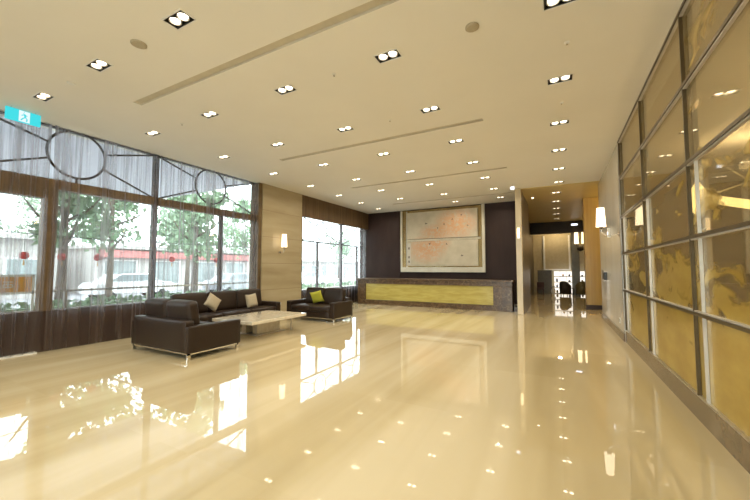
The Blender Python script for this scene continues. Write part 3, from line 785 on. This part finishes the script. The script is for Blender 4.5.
MB().box(-.04, .04, -.03, 0, -.2, .2).build('back_plate', 'satin_steel', t); MB().lathe([(.04, -.16), (.045, 0), (.04, .16)], (0, -.075, 0), 12).build('glow_body', 'sconce_shade_far', t, True)

# exit sign
t = thing('exit_sign', 'green and white running man exit sign hung near the window corner', 'exit sign', (-7.9, 2.14, 4.07))
MB().box(-.02, .02, -.215, .215, -.10, .10).build('sign_box', 'exit_cyan', t)
MB().box(.02, .023, -.06, .075, -.092, .092).build('white_field', 'exit_white', t)
g = MB()
g.tube([(.026, -.005, .062), (.026, .0, .06)], .016, 10)
g.tube([(.026, .005, .04), (.026, .018, -.01)], .012, 8).tube([(.026, .018, -.01), (.026, -.015, -.04), (.026, -.035, -.075)], .008, 8)
g.tube([(.026, .018, -.01), (.026, .04, -.04), (.026, .035, -.08)], .008, 8).tube([(.026, .007, .035), (.026, -.03, .01)], .007, 8).tube([(.026, .007, .035), (.026, .04, .015)], .007, 8)
g.build('running_man', 'exit_cyan', t)
MB().tube([(0, -.15, .10), (0, -.15, .13)], .006, 6).tube([(0, .15, .10), (0, .15, .13)], .006, 6).build('hanger', 'chrome', t)

# ------------------------------------------------------------------ seating group
def sofa(name, label, cat, W, D, n, loc, rz, bh=.90, group=None):
    t = thing(name, label, cat, loc, rz, group)
    a = W / 2; d = D / 2; aw = .16
    MB().rbox(-a + aw, a - aw, -d + .16, d - .02, .11, .27, .012, n=3).build('seat_base', 'leather_brown', t, True)
    for s in (-1, 1):
        x0, x1 = sorted((s * a, s * (a - aw)))
        MB().rbox(x0, x1, -d + .006, d, .11, .55, .018, n=5).build('arm', 'leather_brown', t, True)
    MB().rbox(-a + .07, a - .07, -d, -d + .16, .12, .64, .02, n=5).build('back_shell', 'leather_brown', t, True)
    w = (W - 2 * aw) / n
    for k in range(n):
        x0 = -a + aw + k * w
        MB().rbox(x0 + .006, x0 + w - .006, -d + .34, d + .0, .272, .435, .04, .012, 7).build('seat_cushion', 'leather_brown', t, True)
        M = Matrix.Translation((0, -d + .17, .40)) @ Matrix.Rotation(math.radians(9), 4, 'X')
        MB().rbox(x0 + .008, x0 + w - .008, .01, .21, .0, bh - .40, .06, .015, 7, M=M).build('back_cushion', 'leather_brown', t, True)
    f = MB()
    f.box(-a + .02, a - .02, d - .07, d - .03, .085, .108).box(-a + .02, a - .02, -d + .03, -d + .07, .085, .108)
    f.box(-a + .02, -a + .06, -d + .03, d - .03, .085, .108).box(a - .06, a - .02, -d + .03, d - .03, .085, .108)
    f.build('base_frame', 'chrome', t)
    for x in (-a + .035, a - .035):
        for y in (-d + .05, d - .05): MB().box(x - .018, x + .018, y - .03, y + .03, 0, .085).build('leg', 'chrome', t, bevel=.004)
    return t
sg = 'brown leather seating group'
sofa('loveseat', 'dark brown leather loveseat seen from behind, nearest the camera', 'sofa', 1.70, 1.06, 2, (-6.19, 4.03, 0), 0, .93, sg)
sofa('long_sofa', 'long dark brown leather sofa along the window with two beige pillows', 'sofa', 2.95, .92, 3, (-7.60, 6.03, 0), -PI / 2, .90, sg)
sofa('loveseat', 'dark brown leather loveseat with a green pillow beyond the marble table', 'sofa', 1.74, 1.0, 2, (-6.38, 8.36, 0), PI, .90, sg)

def pillow(name, label, mat, size, M, group=None):
    mb = MB(); n = 14; h = size / 2; V = {}
    for s in (1, -1):
        for i in range(n + 1):
            for j in range(n + 1):
                u, v = 2 * i / n - 1, 2 * j / n - 1
                edge = i in (0, n) or j in (0, n)
                if s == -1 and edge: V[s, i, j] = V[1, i, j]; continue
                pin = 1 - .10 * (1 - u * u) * (abs(v) ** 3) - .0
                pin2 = 1 - .10 * (1 - v * v) * (abs(u) ** 3)
                th = .075 * ((1 - u ** 4) * (1 - v ** 4)) ** .6
                V[s, i, j] = mb.bm.verts.new(M @ Vector((u * h * pin2, s * th, v * h * pin)))
    for s in (1, -1):
        for i in range(n):
            for j in range(n): mb.bm.faces.new((V[s, i, j], V[s, i + 1, j], V[s, i + 1, j + 1], V[s, i, j + 1]))
    return tag(mb.build(name, mat, smooth=True), label, 'pillow', group)
R = lambda a, ax: Matrix.Rotation(math.radians(a), 4, ax)
T = lambda *p: Matrix.Translation(p)
pillow('throw_pillow', 'beige throw pillow tipped on its corner on the long sofa', 'pillow_beige', .36, T(-7.34, 5.42, .70) @ R(90, 'Z') @ R(-14, 'X') @ R(38, 'Y'), 'throw pillows')
pillow('throw_pillow', 'beige throw pillow upright at the far end of the long sofa', 'pillow_beige', .37, T(-7.36, 6.62, .645) @ R(90, 'Z') @ R(-14, 'X') @ R(-4, 'Y'), 'throw pillows')
pillow('throw_pillow', 'lime green throw pillow on the loveseat beyond the table', 'pillow_green', .37, T(-6.42, 8.27, .66) @ R(200, 'Z') @ R(-16, 'X') @ R(14, 'Y'), 'throw pillows')

t = thing('coffee_table', 'low cream marble coffee table between the brown sofas', 'coffee table', (-6.05, 5.88, 0))
MB().box(-.68, .56, -.92, .78, .355, .42).build('table_top', 'cream_marble', t, bevel=.006)
MB().box(-.16, -.02, -.25, .48, .012, .355).build('pedestal_slab', 'cream_marble', t, bevel=.004)
MB().box(-.52, -.38, -.25, .48, .012, .355).build('pedestal_slab', 'cream_marble', t, bevel=.004)
MB().box(-.60, .10, -.35, .58, 0, .012).build('base_plate', 'satin_steel', t)
MB().box(.19, .22, .62, .65, 0, .355).build('steel_post', 'satin_steel', t)

# ------------------------------------------------------------------ rear of the room (behind the camera), unseen glazing added for daylight
wr = bpy.data.objects.new('added_rear_window', None); COL.objects.link(wr); struct(wr)
f = MB()
for k in range(4): f.box(-4.59 + k * 1.98, -4.49 + k * 1.98, -4.35, -4.25, 0, H)
f.box(-4.6, 1.45, -4.35, -4.25, H - .1, H).box(-4.6, 1.45, -4.35, -4.25, 0, .1).box(-4.6, 1.45, -4.34, -4.26, 2.6, 2.7)
f.build('window_frame', 'dark_bronze', wr)
struct(MB().box(-8.6, -4.6, -4.4, -4.2, 0, H).build('wall_rear', 'cream_wall'))
for k in range(3): MB().box(-4.49 + k * 1.98, -2.61 + k * 1.98, -4.306, -4.294, .1, H - .1).build('pane', 'clear_window_glass', wr)
struct(MB().box(-30, 20, -40, -4.4, -.2, -.1).build('ground_forecourt', 'pavement'))

# ------------------------------------------------------------------ street outside
struct(MB().box(-13.5, -8.6, -12, 60, -.2, -.08).build('ground_pavement', 'pavement'))
struct(MB().box(-70, -13.5, -20, 110, -.3, -.2).build('ground_road', 'asphalt'))
struct(MB().box(-15.0, -8.6, -6, 7.9, 4.32, 4.36).build('trim_7', 'frosted_canopy'))     # entrance canopy
def tree(loc, h, cr, mat, label, seed, nl=1700):
    rnd = random.Random(seed)
    t = thing('street_tree', label, 'tree', loc, group='street trees outside')
    MB().tube([(0, 0, 0), (.05, .02, h * .3), (-.03, .04, h * .6), (0, 0, h * .8)], [.17, .13, .10, .05], 8).build('trunk', 'bark', t, True)
    br = MB()
    for k in range(7):
        a = k * 2.4; z = h * (.35 + .05 * k)
        br.tube([(0, 0, z), (cr * .4 * math.cos(a), cr * .4 * math.sin(a), z + .5), (cr * .6 * math.cos(a), cr * .6 * math.sin(a), z + 1.0)], [.06, .04, .02], 6)
    br.build('branches', 'bark', t, True)
    mb = MB(); cl = []
    for _ in range(20):
        a = rnd.uniform(0, 2 * PI); q = cr * .58 * rnd.random() ** .6
        cl.append((Vector((q * math.cos(a), q * math.sin(a), h * rnd.uniform(.42, 1.0))), cr * (.22 + .18 * rnd.random())))
    for _ in range(nl):
        c, r = rnd.choice(cl)
        d = Vector((rnd.gauss(0, 1), rnd.gauss(0, 1), rnd.gauss(0, .8))).normalized() * r * rnd.random() ** .4
        p = c + d; s = .10 + rnd.random() * .10
        a = Vector((rnd.gauss(0, 1), rnd.gauss(0, 1), rnd.gauss(0, 1))).normalized(); b = a.orthogonal().normalized()
        vs = [mb.bm.verts.new(p + q) for q in (a * s, b * s * .5, -a * s, -b * s * .5)]
        mb.bm.faces.new(vs)
    mb.build('foliage', mat, t)
    return t
TR = [((-15.2, 1.7, -.2), 6.5, 1.6, 'leaf_pale_green', 'pale green street tree outside the far left window'),
      ((-15.0, 5.2, -.2), 6.6, 1.75, 'leaf_green', 'green street tree seen through the front ring window'),
      ((-15.2, 10.2, -.2), 6.4, 1.9, 'leaf_green', 'green street tree seen right of the tall window mullion'),
      ((-23.5, 15.2, -.2), 7.5, 2.5, 'leaf_pale_green', 'pale tree across the road near the red shop fascia'),
      ((-23.3, 20.8, -.2), 7.5, 2.6, 'leaf_green', 'leafy tree across the road seen beside the stone pier'),
      ((-19.0, 8.4, -.2), 7.5, 2.5, 'leaf_green', 'leafy tree across the road behind the red lanterns'),
      ((-19.5, 3.2, -.2), 7.5, 2.5, 'leaf_pale_green', 'pale tree across the road at the far left'),
      ((-37.0, 12.0, -.2), 9.5, 3.6, 'leaf_pale_green', 'tall tree behind the near end of the shop roof'),
      ((-37.0, 22.0, -.2), 9.0, 3.6, 'leaf_pale_green', 'tall tree behind the far end of the shop roof'),
      ((-37.0, 30.5, -.2), 9.0, 3.6, 'leaf_green', 'tall tree beyond the end of the red fascia shop'),
      ((-37.0, 3.5, -.2), 9.5, 3.6, 'leaf_green', 'tall tree behind the low pale shop'),
      ((-30.0, 44.0, -.2), 7.5, 3.2, 'leaf_pale_green', 'pale tree far off outside the far window')]
for k, (l, h, cr, mt, lab) in enumerate(TR): tree(l, h, cr, mt, lab, 20 + k)
t = thing('street_railing', 'grey metal railing along the pavement outside the windows', 'railing', (-11.2, 0, -.08))
MB().box(-.025, .025, -4, 30, 1.0, 1.05).build('top_rail', 'satin_steel', t); MB().box(-.02, .02, -4, 30, .55, .59).build('lower_rail', 'satin_steel', t)
for k in range(18): MB().box(-.03, .03, -4 + k * 2 - .03, -4 + k * 2 + .03, 0, 1.0).build('post', 'satin_steel', t)
mb = MB(); rnd = random.Random(11)
for _ in range(5200):
    p = Vector((-12.0 + rnd.uniform(-.3, .3), rnd.uniform(-4, 30), -.06 + rnd.random() ** .8 * .72)); s = .05 + rnd.random() * .06
    a = Vector((rnd.gauss(0, 1), rnd.gauss(0, 1), rnd.gauss(0, 1))).normalized(); b = a.orthogonal().normalized()
    mb.bm.faces.new([mb.bm.verts.new(p + q) for q in (a * s, b * s * .6, -a * s, -b * s * .6)])
mb.box(-12.2, -11.8, -4, 30, -.08, .5)
tag(mb.build('hedge', 'leaf_green'), 'low clipped hedge behind the street railing', 'hedge', kind='stuff')
# orange banner on the railing
t = thing('orange_banner', 'orange banner with white characters outside the far left window', 'banner', (-9.6, 2.35, 1.19))
MB().box(-.01, .01, -1.5, .52, -.15, .15).build('banner_cloth', 'orange_banner', t)
MB().box(-.02, .02, -1.5, .55, .15, .20).box(-.02, .02, -1.5, .55, -.20, -.15).build('banner_rail', 'white_paint', t)
for y in (-1.3, .54): MB().box(-.02, .02, y - .02, y + .02, -1.27, .2).build('post', 'white_paint', t)
def glyph(y, s):
    mb = MB()
    for (a, b, c, d) in ((-.9, .9, .55, .75), (-.9, .9, -.1, .1), (-.1, .1, -.9, .9), (-.9, -.7, -.8, .1), (.7, .9, -.8, .1), (-.6, .6, -.75, -.55)):
        mb.box(.01, .014, y + a * s, y + b * s, c * s, d * s)
    return mb.build('character', 'white_paint', t)
glyph(-.36, .07); glyph(.0, .09); glyph(.17, .08)
# lanterns on a wire
pts = [(3.27, 1.83), (3.99, 1.82), (4.79, 1.82), (6.9, 1.83), (8.6, 1.83)]
LXP = -11.5
t = thing('lantern_wire', 'thin wire on two poles carrying the red lanterns outside', 'wire')
MB().tube([(LXP, 1.4, 2.42), (LXP, 5, 2.34), (LXP, 10.2, 2.42)], .012, 6).build('wire', 'lamp_black', t)
for y in (1.4, 10.2): MB().tube([(LXP, y, -.08), (LXP, y, 2.5)], .035, 8).build('pole', 'satin_steel', t)
lant = None
for k, (y, z) in enumerate(pts):
    lab = f'round red paper lantern on the wire outside, {ORD[k]} from the left'
    if lant is None:
        lant = thing('hanging_lantern', lab, 'lantern', (LXP, y, z), group='red lanterns on the wire')
        MB().lathe([(.035, -.09), (.075, -.065), (.095, 0), (.075, .065), (.035, .09)], n=16).build('lantern_body', 'red_lantern', lant, True)
        MB().tube([(0, 0, .11), (0, 0, .505)], .006, 6).build('cord', 'lamp_black', lant)
        MB().lathe([(.02, -.24), (.012, -.11)], n=8).build('tassel', 'item_amber', lant)
    else: dup(lant, (LXP, y, z), 0, lab)
# shops across the road
def shop(y0, y1, h, label, red=True, x=-27.0):
    t = thing('shop_building', label, 'building', (x, y0, -.2), group='buildings across the road')
    L = y1 - y0
    MB().box(-6, 0, 0, L, 0, h).build('wall', 'shop_wall', t)
    MB().box(-6.2, .6, -.2, L + .2, h, h + .25).build('roof', 'shop_wall', t)
    if red: MB().box(0, .5, .2, L - .2, 2.5, 3.0).build('fascia', 'shop_red', t)
    n = int(L / 3)
    for k in range(n):
        y = (k + .5) * L / n
        w = MB().box(0, .05, y - 1.1, y + 1.1, .5, 2.35).build('window', 'white_paint', t)
        MB().box(.05, .08, y - .95, y + .95, .6, 2.25).build('pane', 'shop_glass', w)
    return t
shop(11, 27, 3.1, 'low shop with a long red fascia across the road')
shop(-6, 9.5, 3.4, 'low pale shop across the road at the left', False)
shop(34, 60, 2.9, 'grey block across the road seen through the far window', False, -36.0)
def car(loc, rz, mat, label):
    t = thing('parked_car', label, 'car', loc, rz, 'cars on the road outside')
    MB().prism([(-2.1, .35), (-2.15, .75), (-1.95, .95), (-1.5, 1.0), (-.9, 1.42), (.6, 1.45), (1.25, 1.0), (2.0, .88), (2.15, .6), (2.1, .3)], 'y', -.86, .86).build('body', mat, t, bevel=.06)
    MB().prism([(-1.42, 1.02), (-.87, 1.38), (.56, 1.40), (1.14, 1.02)], 'y', -.872, .872).build('side_glass', 'car_glass', t)
    for x in (-1.35, 1.35):
        for y in (-.75, .75):
            w = MB().lathe([(.2, -.11), (.32, -.09), (.32, .09), (.2, .11)], n=20).build('wheel', 'tyre_rubber', t, True); w.location = (x, y, .32); w.rotation_euler = (PI / 2, 0, 0)
    return t
car((-22.0, 10.8, -.2), PI / 2, 'car_white', 'white car on the road seen through the front ring window')
car((-19.9, 16.6, -.2), PI / 2, 'car_silver', 'silver car on the road seen above the long sofa')
car((-19.9, 24.0, -.2), PI / 2, 'car_white', 'white car on the road seen next to the stone pier')

# ------------------------------------------------------------------ light
w = bpy.data.worlds.new('overcast_sky'); SC.world = w; w.use_nodes = True
nt = w.node_tree; nt.nodes.clear()
o = N(nt, 'ShaderNodeOutputWorld'); b = N(nt, 'ShaderNodeBackground')
tc = N(nt, 'ShaderNodeTexCoord'); sp = N(nt, 'ShaderNodeSeparateXYZ'); nt.links.new(tc.outputs['Generated'], sp.inputs[0])
nt.links.new(ramp(nt, sp.outputs['Z'], [(.0, (.80, .88, .92)), (.35, (.90, .96, 1.0)), (1, (.84, .92, 1.0))]), b.inputs[0])
b.inputs[1].default_value = 8.2
nt.links.new(b.outputs[0], o.inputs[0])

def lamp(name, kind, loc, energy, color, rot=(0, 0, 0), **kw):
    L = bpy.data.lights.new(name, kind); L.energy = energy; L.color = color
    for k, v in kw.items(): setattr(L, k, v)
    ob = bpy.data.objects.new(name, L); ob.location = loc; ob.rotation_euler = rot; COL.objects.link(ob); return ob
# sky portals at the windows (they only steer sampling of the sky)
for nme, y0, y1, z0, z1 in (('window_portal', Y0, yE, .75, H), ('far_window_portal', 9.6, 14.4, .72, 3.5)):
    p = lamp(nme, 'AREA', (-8.45, (y0 + y1) / 2, (z0 + z1) / 2), 1, (1, 1, 1), (0, -PI / 2, 0), shape='RECTANGLE', size=z1 - z0, size_y=y1 - y0)
    p.data.cycles.is_portal = True
p = lamp('rear_window_portal', 'AREA', (-1.6, -4.4, 2.1), 1, (1, 1, 1), (PI / 2, 0, 0), shape='RECTANGLE', size=6, size_y=4.2)
p.data.cycles.is_portal = True
# every twin downlight throws a wide cone
SP = 47; WARM = (1, .91, .74)
for _, _, x, y in lights:
    lamp('downlight_beam', 'SPOT', (x, y, H - .02), SP, WARM, spot_size=math.radians(158), spot_blend=.8, shadow_soft_size=0)
for y in COR:
    lamp('downlight_beam', 'SPOT', (.02, y, H - .04), SP, (1, .78, .45), spot_size=math.radians(158), spot_blend=.8, shadow_soft_size=0)
# the downlight grid goes on behind the camera
for x in COLX:
    for y in (.48, -1.16, -2.8):
        lamp('ceiling_lamp_behind', 'SPOT', (x, y, H - .05), SP, WARM, spot_size=math.radians(158), spot_blend=.8, shadow_soft_size=0)
# unseen fill lamps added to brighten the dining room
for x, y in ((3.4, 3.0), (3.4, 6.0), (3.4, 9.5)):
    lamp('dining_fill', 'POINT', (x, y, 3.6), 100, (1, .82, .55), shadow_soft_size=.12)
lamp('far_room_fill', 'POINT', (.0, 23.2, 3.8), 60, (1, .80, .5), shadow_soft_size=.1)  # unseen fill added to brighten the end of the passage
# unseen warm fill added to light the side passage
lamp('side_passage_fill', 'POINT', (2.8, 14.2, 3.7), 90, (1, .74, .40), shadow_soft_size=.12)

# ------------------------------------------------------------------ camera
cd = bpy.data.cameras.new('camera'); cam = bpy.data.objects.new('camera', cd); COL.objects.link(cam)
cd.sensor_width = 36; cd.lens = 340 / 750 * 36; cd.clip_end = 300
cam.location = (0, 0, 1.5); cam.rotation_euler = (math.radians(93.2), 0, math.radians(28.2))
SC.camera = cam
SC.view_settings.view_transform = 'Standard'; SC.view_settings.look = 'None'
SC.view_settings.gamma = 1; SC.view_settings.use_curve_mapping = False
SC.view_settings.exposure = 0
SC.cycles.transparent_max_bounces = 24
SC.cycles.max_bounces = 10
